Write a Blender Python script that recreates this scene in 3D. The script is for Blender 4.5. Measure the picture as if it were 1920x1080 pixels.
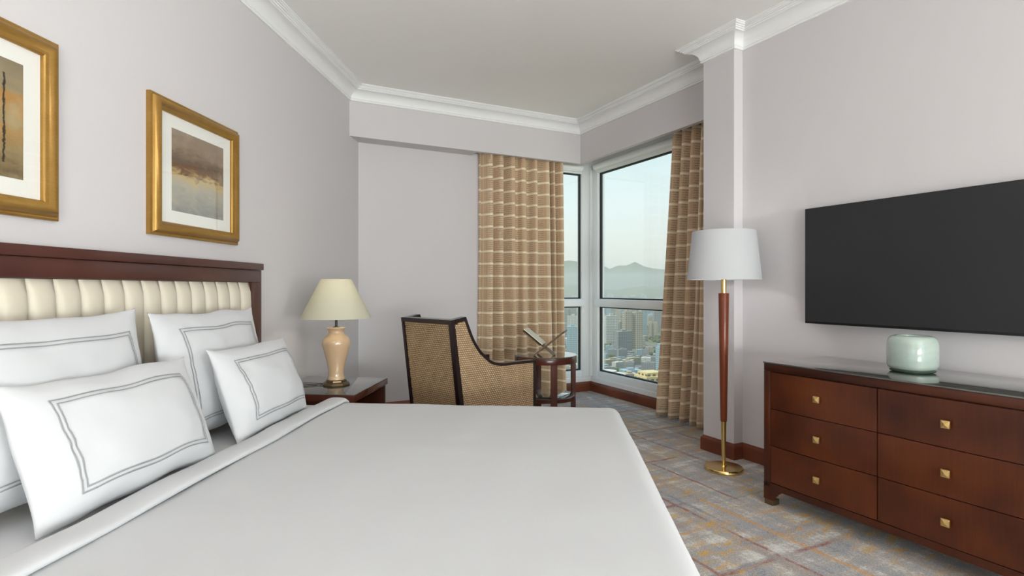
import bpy, bmesh, math, random
from mathutils import Vector, Matrix, noise
R_ = math.radians
for o in list(bpy.data.objects): bpy.data.objects.remove(o)
SC = bpy.context.scene
COL = SC.collection

# ---------------------------------------------------------------- camera
cd = bpy.data.cameras.new('camera'); cam = bpy.data.objects.new('camera', cd); COL.objects.link(cam)
cd.sensor_width = 36; cd.lens = 1040/1920*36; cd.clip_start = .05; cd.clip_end = 30000
cam.location = (0, 0, 1.2); cam.rotation_euler = (R_(90), 0, 0)
SC.camera = cam

# two room frames: R (screen wall / windows), local x = s, local y = o ; L (headboard wall), local x = l, local y = m
RA = math.atan2(-.892, .452); LA = R_(85.33)
def RW(s, o, z=0): return Vector((s*math.cos(RA)-o*math.sin(RA), s*math.sin(RA)+o*math.cos(RA), z))
def LW(l, m, z=0): return Vector((l*math.cos(LA)-m*math.sin(LA), l*math.sin(LA)+m*math.cos(LA), z))

# ---------------------------------------------------------------- world
W = bpy.data.worlds.new('sky'); SC.world = W; W.use_nodes = True
wt = W.node_tree; wt.nodes.clear()
tc = wt.nodes.new('ShaderNodeTexCoord'); sx = wt.nodes.new('ShaderNodeSeparateXYZ')
rp = wt.nodes.new('ShaderNodeValToRGB'); bg = wt.nodes.new('ShaderNodeBackground'); wo = wt.nodes.new('ShaderNodeOutputWorld')
wt.links.new(tc.outputs['Generated'], sx.inputs[0]); wt.links.new(sx.outputs['Z'], rp.inputs[0])
wt.links.new(rp.outputs[0], bg.inputs[0]); wt.links.new(bg.outputs[0], wo.inputs[0])
e = rp.color_ramp.elements
e[0].position = 0.0; e[0].color = (1.0, .98, .84, 1)
e[1].position = 1.0; e[1].color = (.22, .45, .80, 1)
for p, c_ in ((.06, (1.0, 1.0, .92, 1)), (.14, (.96, 1.04, 1.05, 1)), (.26, (.80, .98, 1.04, 1))):
    q = rp.color_ramp.elements.new(p); q.color = c_
bg.inputs[1].default_value = .635

def light(name, kind, loc, rot, energy, color=(1, 1, 1), **kw):
    d = bpy.data.lights.new(name, kind); d.energy = energy; d.color = color
    for k, v in kw.items(): setattr(d, k, v)
    o = bpy.data.objects.new(name, d); COL.objects.link(o); o.location = loc; o.rotation_euler = rot
    return o
# high sun from behind-left of the building: lights the city
sd = Vector((.5, .25, -.9)).to_track_quat('-Z', 'Y').to_euler()
light('sun', 'SUN', (0, 0, 50), sd, 3.0, (1, .95, .84), angle=R_(2))
# added fill light, aimed up through an added window in the screen wall
W3S0, W3S1, W3Z0, W3Z1 = 2.0, 6.2, .2, 2.65
wl = light('added_fill_right', 'AREA', RW((W3S0+W3S1)/2, 3.95, 1.15), (R_(90), 0, RA), 465, (.97, .98, 1),
           shape='RECTANGLE', size=W3S1-W3S0, size_y=1.2)
wl.rotation_euler = Vector((-.892, -.452, .9)).to_track_quat('-Z', 'Z').to_euler()
# second added fill light, entering by an added window behind the camera
W4M0, W4M1, W4Z0, W4Z1 = -5.0, -1.0, .12, 2.6
BL = -4.6   # back wall, along the headboard wall
w4 = light('added_fill_back', 'AREA', LW(BL-.85, (W4M0+W4M1)/2, .95), (0, 0, 0), 310, (.985, .99, 1),
           shape='RECTANGLE', size=W4M1-W4M0, size_y=1.2)
w4.rotation_euler = Vector((math.cos(LA), math.sin(LA), .8)).to_track_quat('-Z', 'Z').to_euler()
SC.view_settings.view_transform = 'Standard'; SC.view_settings.look = 'None'
SC.view_settings.exposure = 0.68; SC.view_settings.gamma = 1.0; SC.view_settings.use_curve_mapping = False

# ---------------------------------------------------------------- materials
def lin(r, g, b):
    f = lambda v: (v/255/12.92) if v/255 <= .04045 else ((v/255+.055)/1.055)**2.4
    return (f(r), f(g), f(b), 1)
class G:
    """small helper around one node tree"""
    def __init__(s, name):
        s.m = bpy.data.materials.new(name); s.m.use_nodes = True
        s.t = s.m.node_tree; s.t.nodes.clear()
        s.out = s.t.nodes.new('ShaderNodeOutputMaterial')
    def n(s, typ, props=None, **ins):
        nd = s.t.nodes.new('ShaderNode'+typ)
        for k, v in (props or {}).items(): setattr(nd, k, v)
        for k, v in ins.items():
            key = int(k[1:]) if k[0] == 'i' and k[1:].isdigit() else k.replace('_', ' ')
            s.set(nd.inputs[key], v)
        return nd
    def set(s, sock, v):
        if isinstance(v, bpy.types.NodeSocket): s.t.links.new(v, sock)
        elif isinstance(v, bpy.types.Node): s.t.links.new(v.outputs[0], sock)
        else: sock.default_value = v
    def math(s, op, a, b=0.0, c=None, clamp=False):
        nd = s.n('Math', {'operation': op, 'use_clamp': clamp}, i0=a, i1=b)
        if c is not None: s.set(nd.inputs[2], c)
        return nd.outputs[0]
    def obj(s): return s.n('TexCoord').outputs['Object']
    def uv(s): return s.n('TexCoord').outputs['UV']
    def mapping(s, v, scale=(1, 1, 1), loc=(0, 0, 0), rot=(0, 0, 0)):
        return s.n('Mapping', Vector=v, Scale=scale, Location=loc, Rotation=rot).outputs[0]
    def noise(s, v, scale, detail=3, rough=.5, dist=0):
        return s.n('TexNoise', Vector=v, Scale=scale, Detail=detail, Roughness=rough, Distortion=dist).outputs['Fac']
    def ramp(s, f, stops, interp='LINEAR'):
        nd = s.n('ValToRGB', Fac=f); cr = nd.color_ramp; cr.interpolation = interp
        while len(cr.elements) < len(stops): cr.elements.new(.5)
        for el, (p, c_) in zip(cr.elements, stops): el.position = p; el.color = c_ if len(c_) == 4 else (*c_, 1)
        return nd.outputs[0]
    def mix(s, f, a, b, mode='MIX'):
        nd = s.t.nodes.new('ShaderNodeMix'); nd.data_type = 'RGBA'; nd.blend_type = mode
        s.set(nd.inputs[0], f); s.set(nd.inputs[6], a); s.set(nd.inputs[7], b)
        return nd.outputs[2]
    def bump(s, h, strength=.2, dist=.002):
        return s.n('Bump', Height=h, Strength=strength, Distance=dist).outputs[0]
    def bsdf(s, **ins):
        b = s.n('BsdfPrincipled', **ins); s.t.links.new(b.outputs[0], s.out.inputs[0]); return b
def step(g, v, lo, hi):
    return g.n('MapRange', {'clamp': True}, Value=v, i1=lo, i2=hi).outputs[0]

M = {}
def plain(key, col, rough=.5, bump=0, bscale=60, var=0, **kw):
    g = G(key); v = g.obj()
    base = col
    if var:
        n = g.noise(v, 3, 4)
        base = g.mix(n, tuple(x*(1-var) for x in col[:3])+(1,), tuple(min(1, x*(1+var)) for x in col[:3])+(1,))
    ins = dict(Base_Color=base, Roughness=rough, **kw)
    if bump: ins['Normal'] = g.bump(g.noise(v, bscale, 4), bump)
    g.bsdf(**ins); M[key] = g.m
def wood(key, dark, light_, scale=(14, 14, 1.2), rough=.35, coat=.12, big=2.2, seed=0.0):
    g = G(key); v = g.obj()
    grain = g.noise(g.mapping(v, scale, loc=(seed, seed*2, 0)), 6, 5, .6, .6)
    blotch = g.noise(g.mapping(v, (1, 1, 1), loc=(seed*3, 1.7, seed)), big, 2, .5)
    f = g.math('ADD', g.math('MULTIPLY', grain, .35), g.math('MULTIPLY', step(g, blotch, .3, .72), .65))
    colr = g.ramp(f, [(.1, dark), (.9, light_)])
    g.bsdf(Base_Color=colr, Roughness=rough, Coat_Weight=coat, Coat_Roughness=.12, Specular_IOR_Level=.3, Normal=g.bump(grain, .08, .001)); M[key] = g.m

plain('wall', lin(212, 207, 209), .75, .04, 220)
plain('ceiling', lin(248, 246, 243), .85, .03, 200)
plain('trim_white', lin(243, 242, 242), .5)
plain('frame_white', lin(246, 248, 250), .35)
plain('gasket', lin(28, 30, 32), .5)
plain('linen', lin(207, 207, 210), .85, .10, 18, .02, Sheen_Weight=.15)
plain('sheet', lin(208, 208, 210), .85, .06, 12, .02)
plain('mattress', lin(235, 233, 230), .9, .1, 40)
plain('thread', lin(150, 150, 152), .8, .1, 300)
plain('cream_leather', lin(212, 202, 184), .42, .05, 160, .02)
plain('brass', (.80, .58, .22, 1), .22, Metallic=1.0)
plain('knob_brass', (.78, .55, .22, 1), .3, Metallic=1.0)
plain('bronze', (.16, .11, .06, 1), .32, Metallic=.8)
plain('dark_metal', lin(60, 55, 52), .35, Metallic=.7)
plain('ebony', lin(36, 24, 24), .28, .05, 90, .15, Coat_Weight=.3)
plain('black_plastic', lin(22, 22, 24), .35)
plain('screen', lin(44, 44, 46), .38, Specular_IOR_Level=.3)
plain('rubber', lin(40, 32, 28), .6)
plain('cable', lin(32, 26, 22), .5)
plain('ceramic', lin(206, 174, 140), .22, .02, 30, .06, Coat_Weight=.6, Coat_Roughness=.06)
plain('mat_board', lin(236, 234, 228), .8, .03, 300)
plain('backing', lin(90, 70, 50), .8)
plain('paper', lin(232, 226, 208), .7)
plain('stand_wood', lin(120, 94, 68), .5, .05, 80, .08)
plain('plaster_out', lin(200, 196, 188), .9)
wood('mahogany', lin(42, 15, 8), lin(82, 38, 18), (14, 14, 1.2), seed=.4)
wood('drawer_wood', lin(62, 28, 18), lin(122, 68, 36), (14, 14, 1.0), big=2.6, seed=1.3)
wood('headboard_wood', lin(66, 36, 32), lin(92, 56, 48), (1.2, 14, 14), rough=.3, seed=2.1)
wood('baseboard_wood', lin(98, 48, 32), lin(134, 74, 50), (2, 2, 14), rough=.35, seed=.9)
wood('lamp_wood', lin(104, 46, 26), lin(134, 66, 38), (20, 20, 1.5), rough=.3, seed=3.1)
wood('table_wood', lin(60, 28, 22), lin(98, 52, 40), (14, 14, 1.5), rough=.2, seed=4.1)

def build_gold():
    g = G('gold_frame'); v = g.obj()
    n = g.noise(v, 14, 4, .6); n2 = g.noise(g.mapping(v, (3, 40, 40)), 6, 3)
    c1 = g.mix(n, lin(160, 116, 48), lin(196, 156, 84)); c2 = g.mix(g.math('MULTIPLY', n2, .45), c1, lin(104, 70, 32))
    g.bsdf(Base_Color=c2, Roughness=.36, Metallic=.55, Normal=g.bump(n2, .1, .001)); M['gold'] = g.m
build_gold()

def glass_mat(key, tint=(1, 1, 1, 1), ior=1.5, rough=.01):
    g = G(key)
    fr = g.n('Fresnel', IOR=ior)
    tr = g.n('BsdfTransparent', Color=tint); gl = g.n('BsdfGlossy', Color=(1, 1, 1, 1), Roughness=rough)
    front = g.math('SUBTRACT', 1.0, g.n('NewGeometry').outputs['Backfacing'])   # one reflection per sheet
    mx = g.n('MixShader', i0=g.math('MULTIPLY', fr.outputs[0], front), i1=tr.outputs[0], i2=gl.outputs[0])
    g.t.links.new(mx.outputs[0], g.out.inputs[0]); M[key] = g.m
glass_mat('pane', (.93, .965, .95, 1)); glass_mat('picture_glass', (1, 1, 1, 1), 1.5)

def build_tinted_top():
    g = G('glass_top')   # clear glass sheet on a dark polished top
    g.bsdf(Base_Color=lin(78, 77, 73), Roughness=.06, IOR=1.75, Coat_Weight=.6, Coat_Roughness=.03); M['glass_top'] = g.m
build_tinted_top()

def shade_mat(key, col, trans):
    g = G(key); v = g.obj()
    weave = g.noise(g.mapping(v, (200, 200, 300)), 3, 2)
    d = g.n('BsdfDiffuse', Color=col, Normal=g.bump(weave, .1, .001)); t = g.n('BsdfTranslucent', Color=col)
    mx = g.n('MixShader', i0=trans, i1=d.outputs[0], i2=t.outputs[0])
    g.t.links.new(mx.outputs[0], g.out.inputs[0]); M[key] = g.m
shade_mat('shade_cream', lin(224, 220, 202), .33); shade_mat('shade_white', lin(212, 213, 215), .22)

def build_carpet():
    g = G('carpet'); v = g.obj()
    sep = g.n('SeparateXYZ', Vector=v); x, y = sep.outputs[0], sep.outputs[1]
    wob = g.math('MULTIPLY', g.math('SUBTRACT', g.noise(v, 5, 3), .5), .035)
    fine = g.noise(v, 60, 4, .8); speck = g.noise(v, 150, 3, .8); mid = g.noise(v, 22, 4, .7)
    # greys and beiges broken into streaky blocks
    blk1 = g.noise(g.mapping(v, (1, 4.5, 1)), 2.4, 4, .65); blk2 = g.noise(g.mapping(v, (4.5, 1, 1), loc=(3, 7, 0)), 2.2, 4, .65)
    f = g.math('ADD', g.math('MULTIPLY', blk1, .5), g.math('MULTIPLY', blk2, .5))
    f = g.math('ADD', f, g.math('MULTIPLY', g.math('SUBTRACT', fine, .5), .38))
    base = g.ramp(f, [(.32, lin(112, 118, 132)), (.43, lin(154, 156, 162)), (.51, lin(170, 160, 155)), (.57, lin(200, 197, 192)), (.66, lin(226, 223, 217))])
    # taupe straight bands
    def line(co, period, off, width, mseed, lo, hi, mscale=1.6):
        fr = g.math('FRACT', g.math('ADD', g.math('DIVIDE', g.math('ADD', co, wob), period), off))
        d = g.math('ABSOLUTE', g.math('SUBTRACT', fr, .5))
        core = g.math('SUBTRACT', 1.0, step(g, d, width/period*.45, width/period*1.1))
        mask = step(g, g.noise(g.mapping(v, (1, 1, 1), loc=(mseed, mseed*1.7, 0)), mscale, 2), lo, hi)
        ero = step(g, g.math('ADD', g.math('MULTIPLY', mid, .6), g.math('MULTIPLY', speck, .4)), .38, .52)
        return g.math('MULTIPLY', g.math('MULTIPLY', core, mask), ero)
    col = base
    taupe = lin(158, 138, 128)
    for co, per, off, w, sd_ in ((x, .46, .1, .030, 11), (y, .52, .35, .034, 17), (x, .83, .7, .022, 23)):
        col = g.mix(g.math('MULTIPLY', line(co, per, off, w, sd_, .40, .52), .75), col, taupe)
    slate = lin(112, 116, 128)
    for co, per, off, w, sd_ in ((y, .61, .8, .014, 41), (x, .57, .45, .014, 47)):
        col = g.mix(g.math('MULTIPLY', line(co, per, off, w, sd_, .45, .55), .7), col, slate)
    # ochre drifts
    oz = g.math('MULTIPLY', step(g, g.noise(g.mapping(v, (1, 1, 1), loc=(5.3, 2.2, 0)), 1.9, 3, .6), .47, .58), step(g, g.noise(g.mapping(v, (2.5, 1, 1), loc=(8, 1, 0)), 9, 4, .75), .50, .58))
    col = g.mix(g.math('MULTIPLY', oz, .95), col, lin(206, 156, 50))
    for co, per, off, w, sd_ in ((x, .74, .25, .020, 31), (y, .69, .05, .018, 37)):
        col = g.mix(g.math('MULTIPLY', line(co, per, off, w, sd_, .46, .54), .85), col, lin(204, 142, 48))
    for co, per, off, w, sd_ in ((y, .37, .57, .012, 53), (x, .66, .02, .014, 59)):
        col = g.mix(g.math('MULTIPLY', line(co, per, off, w, sd_, .46, .50, 1.2), .95), col, lin(140, 62, 34))
    col = g.mix(step(g, speck, .54, .64), col, g.mix(.45, col, (.9, .88, .84, 1)))
    col = g.mix(step(g, speck, .46, .36), col, g.mix(.5, col, lin(92, 84, 78)))
    g.bsdf(Base_Color=col, Roughness=.95, Sheen_Weight=.2, Normal=g.bump(g.math('ADD', speck, fine), .5, .006)); M['carpet'] = g.m
build_carpet()

def build_curtain_mat():
    g = G('curtain_fabric'); uv = g.uv()
    sep = g.n('SeparateXYZ', Vector=uv); u, w = sep.outputs[0], sep.outputs[1]
    hs = g.math('ABSOLUTE', g.math('SUBTRACT', g.math('FRACT', g.math('DIVIDE', w, .126)), .5))
    hm = g.math('SUBTRACT', 1.0, step(g, hs, .055, .10))
    vs = g.math('ABSOLUTE', g.math('SUBTRACT', g.math('FRACT', g.math('DIVIDE', u, .27)), .5))
    vm = g.math('SUBTRACT', 1.0, step(g, vs, .022, .04))
    base = g.mix(g.noise(g.mapping(uv, (3, 60, 1)), 3, 3), lin(196, 166, 132), lin(222, 196, 164))
    # tick marks beside the vertical lines
    tk = g.math('LESS_THAN', g.math('FRACT', g.math('DIVIDE', w, .021)), .28)
    band = g.math('MULTIPLY', g.math('GREATER_THAN', vs, .28), step(g, g.noise(g.mapping(uv, (9, 50, 1)), 4, 2), .42, .5))
    c1 = g.mix(g.math('MULTIPLY', g.math('MULTIPLY', tk, band), .6), base, lin(96, 72, 58))
    rb = g.math('MULTIPLY', g.math('LESS_THAN', g.math('ABSOLUTE', g.math('SUBTRACT', vs, .2)), .05), .35)
    c1 = g.mix(rb, c1, lin(190, 140, 108))
    cream = lin(248, 236, 214)
    c2 = g.mix(g.math('MULTIPLY', hm, .9), c1, cream); c3 = g.mix(g.math('MULTIPLY', vm, .35), c2, cream)
    g.bsdf(Base_Color=c3, Roughness=.8, Sheen_Weight=.2, Normal=g.bump(g.noise(g.mapping(uv, (200, 400, 1)), 3, 2), .15, .001)); M['curtain'] = g.m
build_curtain_mat()

def build_weave():
    g = G('woven_upholstery'); uv = g.uv()
    br = g.n('TexBrick', {'offset': .5}, Vector=uv, Color1=lin(206, 176, 136), Color2=lin(182, 152, 112), Mortar=lin(52, 38, 28), Scale=1.0,
             Mortar_Size=.0021, Mortar_Smooth=.25, Bias=-.1, Brick_Width=.0185, Row_Height=.0138)
    n = g.noise(uv, 6, 3)
    col = g.mix(g.math('MULTIPLY', n, .4), br.outputs['Color'], lin(186, 148, 116))
    g.bsdf(Base_Color=col, Roughness=.75, Normal=g.bump(g.math('SUBTRACT', 1.0, br.outputs['Fac']), .6, .002)); M['weave'] = g.m
build_weave()

def build_art(key, kind):
    g = G(key); v = g.obj(); sep = g.n('SeparateXYZ', Vector=v); x, z = sep.outputs[0], sep.outputs[2]
    n = g.noise(g.mapping(v, (3.5, 1, 11)), 2.2, 5, .6, .8); n2 = g.noise(v, 9, 5, .65)
    zz = g.math('ADD', g.math('DIVIDE', z, .40), .5)
    zz = g.math('ADD', zz, g.math('MULTIPLY', g.math('SUBTRACT', n, .5), .45))
    if kind == 0:
        col = g.ramp(zz, [(.0, lin(138, 136, 132)), (.30, lin(176, 168, 150)), (.46, lin(196, 170, 118)), (.53, lin(120, 84, 54)), (.66, lin(108, 88, 70)), (.8, lin(146, 124, 102)), (1, lin(150, 132, 114))])
    else:
        col = g.ramp(zz, [(.0, lin(106, 88, 60)), (.25, lin(150, 130, 92)), (.42, lin(170, 128, 66)), (.5, lin(160, 140, 100)), (.68, lin(176, 128, 62)), (.8, lin(150, 134, 104)), (1, lin(132, 118, 92))])
    col = g.mix(g.math('MULTIPLY', step(g, n2, .5, .75), .35), col, lin(206, 190, 156))
    if kind == 1:
        wob = g.math('ADD', x, g.math('MULTIPLY', g.math('SUBTRACT', g.noise(v, 60, 3, .7), .5), .02))
        ln = g.math('SUBTRACT', 1.0, step(g, g.math('ABSOLUTE', g.math('SUBTRACT', wob, .138)), .002, .006))
        ends = g.math('LESS_THAN', g.math('ABSOLUTE', z), .15)
        col = g.mix(g.math('MULTIPLY', ln, ends), col, lin(52, 40, 28))
    g.bsdf(Base_Color=col, Roughness=.7); M[key] = g.m
build_art('art_dusk', 0); build_art('art_ochre', 1)

def build_vase_glass():
    g = G('celadon_glass'); v = g.obj()
    n = g.noise(g.mapping(v, (3, 3, 6)), 6, 4, .6)
    col = g.mix(n, lin(184, 202, 192), lin(214, 226, 218))
    g.bsdf(Base_Color=col, Roughness=.12, Transmission_Weight=.25, IOR=1.45, Subsurface_Weight=.2, Coat_Weight=.5, Coat_Roughness=.05); M['celadon'] = g.m
    g = G('green_glass_foot'); g.bsdf(Base_Color=lin(126, 158, 136), Roughness=.06, Transmission_Weight=.6, IOR=1.5); M['glass_foot'] = g.m
build_vase_glass()

def build_facade(key, wall, glass, fh=3.2, fw=3.6):
    g = G(key); v = g.obj(); sep = g.n('SeparateXYZ', Vector=v)
    h = g.math('ADD', sep.outputs[0], sep.outputs[1])
    fz = g.math('FRACT', g.math('DIVIDE', sep.outputs[2], fh)); fx = g.math('FRACT', g.math('DIVIDE', h, fw))
    m = g.math('MULTIPLY', g.math('MULTIPLY', g.math('GREATER_THAN', fz, .35), g.math('LESS_THAN', fz, .85)), g.math('GREATER_THAN', fx, .42))
    nrm = g.n('SeparateXYZ', Vector=g.n('NewGeometry').outputs['Normal'])
    m = g.math('MULTIPLY', m, g.math('LESS_THAN', g.math('ABSOLUTE', nrm.outputs[2]), .5))
    g.bsdf(Base_Color=g.mix(m, wall, glass), Roughness=.6); M[key] = g.m
build_facade('facade_pale', lin(196, 194, 186), lin(86, 96, 102)); build_facade('facade_tan', lin(170, 158, 138), lin(72, 76, 76))
build_facade('facade_grey', lin(140, 142, 142), lin(66, 74, 80)); build_facade('facade_blue', lin(150, 170, 178), lin(88, 116, 130))
build_facade('facade_gold', lin(206, 186, 138), lin(96, 92, 78), 3.4, 5)
def build_ground():
    g = G('city_ground'); v = g.obj()
    n = g.noise(v, .006, 5, .6); n2 = g.noise(v, .03, 4, .7)
    col = g.ramp(n, [(.35, lin(70, 84, 52)), (.47, lin(104, 110, 70)), (.55, lin(120, 118, 108)), (.68, lin(92, 94, 92))])
    col = g.mix(g.math('MULTIPLY', n2, .4), col, lin(60, 66, 54))
    g.bsdf(Base_Color=col, Roughness=.95); M['ground'] = g.m
    g = G('hill_green'); v = g.obj(); n = g.noise(v, .004, 5, .65)
    g.bsdf(Base_Color=g.mix(n, lin(60, 78, 54), lin(104, 114, 84)), Roughness=1); M['hill'] = g.m
    g = G('tree_leaf'); v = g.obj(); n = g.noise(v, .05, 3)
    g.bsdf(Base_Color=g.mix(n, lin(48, 66, 36), lin(84, 100, 56)), Roughness=1); M['leaf'] = g.m
    plain('asphalt', lin(104, 106, 110), .9)
build_ground()

# ---------------------------------------------------------------- mesh helpers
def box(bm, x0, x1, y0, y1, z0, z1, bev=0, seg=2):
    t = bmesh.new(); bmesh.ops.create_cube(t, size=1)
    for v in t.verts: v.co = Vector(((x0+x1)/2+v.co.x*(x1-x0), (y0+y1)/2+v.co.y*(y1-y0), (z0+z1)/2+v.co.z*(z1-z0)))
    if bev: bmesh.ops.bevel(t, geom=t.edges[:], offset=bev, segments=seg, affect='EDGES', profile=.5)
    me = bpy.data.meshes.new('tmp'); t.to_mesh(me); t.free(); bm.from_mesh(me); bpy.data.meshes.remove(me)
def lathe(bm, prof, n=40, cx=0, cy=0, close=False, sy=1.0):
    rings = []
    for r, z in prof:
        rings.append([bm.verts.new((cx+r*math.cos(2*math.pi*k/n), cy+sy*r*math.sin(2*math.pi*k/n), z)) for k in range(n)])
    for a, b in zip(rings, rings[1:]):
        for k in range(n): bm.faces.new((a[k], a[(k+1) % n], b[(k+1) % n], b[k]))
    if close: 
        a, b = rings[-1], rings[0]
        for k in range(n): bm.faces.new((a[k], a[(k+1) % n], b[(k+1) % n], b[k]))
    else:
        if prof[0][0] > 1e-5: bm.faces.new(rings[0][::-1])
        if prof[-1][0] > 1e-5: bm.faces.new(rings[-1])
def tube(bm, pts, r, n=8):
    pts = [Vector(p) for p in pts]; rings = []
    for i, p in enumerate(pts):
        d = (pts[min(i+1, len(pts)-1)]-pts[max(i-1, 0)]).normalized()
        a = d.orthogonal().normalized() if abs(d.z) > .95 else d.cross(Vector((0, 0, 1))).normalized()
        b = d.cross(a).normalized()
        rr = r[i] if isinstance(r, (list, tuple)) else r
        rings.append([bm.verts.new(p+a*rr*math.cos(2*math.pi*k/n)+b*rr*math.sin(2*math.pi*k/n)) for k in range(n)])
    for a, b in zip(rings, rings[1:]):
        for k in range(n): bm.faces.new((a[k], a[(k+1) % n], b[(k+1) % n], b[k]))
    bm.faces.new(rings[0][::-1]); bm.faces.new(rings[-1])
def prism(bm, poly, axis, a0, a1):
    """extrude 2-D polygon; axis 'x': poly=(y,z); 'y': poly=(x,z); 'z': poly=(x,y)"""
    def P(p, a): return {'x': (a, p[0], p[1]), 'y': (p[0], a, p[1]), 'z': (p[0], p[1], a)}[axis]
    A = [bm.verts.new(P(p, a0)) for p in poly]; B = [bm.verts.new(P(p, a1)) for p in poly]
    n = len(poly)
    bm.faces.new(A); bm.faces.new(B[::-1])
    for i in range(n): bm.faces.new((A[i], B[i], B[(i+1) % n], A[(i+1) % n]))
def obj(name, bm, mat, parent=None, loc=(0, 0, 0), rot=(0, 0, 0), smooth=None, fix=True):
    if fix: bmesh.ops.recalc_face_normals(bm, faces=bm.faces[:])
    me = bpy.data.meshes.new(name); bm.to_mesh(me); bm.free()
    me.materials.append(M[mat])
    if smooth is not None:
        for p in me.polygons: p.use_smooth = True
        if smooth < 179: me.set_sharp_from_angle(angle=R_(smooth))
    o = bpy.data.objects.new(name, me); COL.objects.link(o)
    o.location = loc; o.rotation_euler = rot; o.parent = parent
    return o
def part(name, mat, parent, fn, smooth=35, **kw):
    bm = bmesh.new(); fn(bm); return obj(name, bm, mat, parent, smooth=smooth, **kw)
def tag(o, label=None, cat=None, group=None, kind=None):
    if label: o['label'] = label
    if cat: o['category'] = cat
    if group: o['group'] = group
    if kind: o['kind'] = kind
    return o
def thing(name, label, cat, loc=(0, 0, 0), rot=(0, 0, 0), group=None):
    o = bpy.data.objects.new(name, None); COL.objects.link(o); o.empty_display_size = .1
    o.location = loc; o.rotation_euler = rot
    return tag(o, label, cat, group)
def struct(name, mat, fn, rot=0, parent=None, smooth=None, label=None):
    bm = bmesh.new(); fn(bm); o = obj(name, bm, mat, parent, rot=(0, 0, rot), smooth=smooth)
    return tag(o, label, None, None, 'structure') if parent is None else o
def share(o, parent, loc=(0, 0, 0), name=None):
    c = o.copy(); COL.objects.link(c); c.parent = parent; c.location = loc
    return c
def sweep(bm, path, prof, i0, i1, closed=False):
    """sweep profile (p = distance to the right of travel, z) along segment i0..i1 of a plan path with mitred joints"""
    def mit(i):
        p = Vector(path[i]); 
        d0 = (p-Vector(path[i-1])).normalized() if i > 0 else None
        d1 = (Vector(path[i+1])-p).normalized() if i < len(path)-1 else None
        if d0 is None: d0 = d1
        if d1 is None: d1 = d0
        n0 = Vector((d0.y, -d0.x)); n1 = Vector((d1.y, -d1.x)); m = (n0+n1)/2
        return m/m.length_squared
    rings = []
    for i in (i0, i1):
        p = Vector(path[i]); m = mit(i)
        rings.append([bm.verts.new((p.x+m.x*q, p.y+m.y*q, z)) for q, z in prof])
    a, b = rings
    for k in range(len(prof)-1): bm.faces.new((a[k], a[k+1], b[k+1], b[k]))
    bm.faces.new((a[-1], a[0], b[0], b[-1])); bm.faces.new(a[::-1]); bm.faces.new(b)

# ================================================================ the setting
CH = 2.995                      # ceiling height
WALL_M = 1.85                   # headboard wall (L frame)
VS, FS = -5.075, -5.265         # far bulkhead face, far wall face (R frame, s)
VO = 3.41                       # right bulkhead face (o)
PS0, PS1, PO, TO = -3.04, -2.76, 3.14, 3.225   # pillar, screen wall
PLS, PLO = -5.38, 3.758         # window plinth faces
VZ = 2.56

struct('floor', 'carpet', lambda b: box(b, -5.56, 7.4, -4.4, 3.90, -.15, 0), RA, label='patterned grey carpet with rust and ochre lines')
struct('ceiling', 'ceiling', lambda b: box(b, -5.6, 7.4, -4.4, 3.95, CH, CH+.15), RA)
struct('wall_left', 'wall', lambda b: box(b, BL-.15, 5.35, WALL_M, WALL_M+.15, 0, CH), LA)
def backwall(b):
    box(b, BL-.15, BL, -6.6, W4M0, 0, CH); box(b, BL-.15, BL, W4M1, WALL_M, 0, CH)
    box(b, BL-.15, BL, W4M0, W4M1, 0, W4Z0); box(b, BL-.15, BL, W4M0, W4M1, W4Z1, CH)
struct('wall_back', 'wall', backwall, LA)
struct('wall_far', 'wall', lambda b: box(b, FS-.25, FS, .75, 2.45, 0, CH), RA)
def tvwall(b):
    box(b, PS1, W3S0, TO, TO+.2, 0, CH); box(b, W3S0, W3S1, TO, TO+.2, 0, W3Z0)
    box(b, W3S0, W3S1, TO, TO+.2, W3Z1, CH); box(b, W3S1, 7.4, TO, TO+.2, 0, CH)
struct('wall_right', 'wall', tvwall, RA)
struct('wall_pillar', 'wall', lambda b: box(b, PS0, PS1, PO, 3.95, 0, CH), RA)
# bulkhead (solid over the far wall, downstand with a curtain pocket before the windows)
struct('wall_bulkhead_far', 'wall', lambda b: (box(b, FS, VS, .75, 2.2, VZ, CH), box(b, VS-.05, VS, 2.2, VO+.05, VZ, CH)), RA)
struct('wall_bulkhead_right', 'wall', lambda b: box(b, VS, PS0, VO, VO+.05, VZ, CH), RA)
struct('wall_window_head', 'wall', lambda b: (box(b, -5.6, -5.40, 2.45, 3.95, 2.72, CH), box(b, -5.40, PS0, 3.78, 3.95, 2.72, CH)), RA)
struct('wall_plinth_far', 'trim_white', lambda b: (box(b, -5.56, PLS, 2.45, 3.90, 0, .165, .008), ), RA)
struct('wall_plinth_right', 'trim_white', lambda b: (box(b, PLS, PS0, PLO, 3.90, 0, .165, .008), ), RA)

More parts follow.
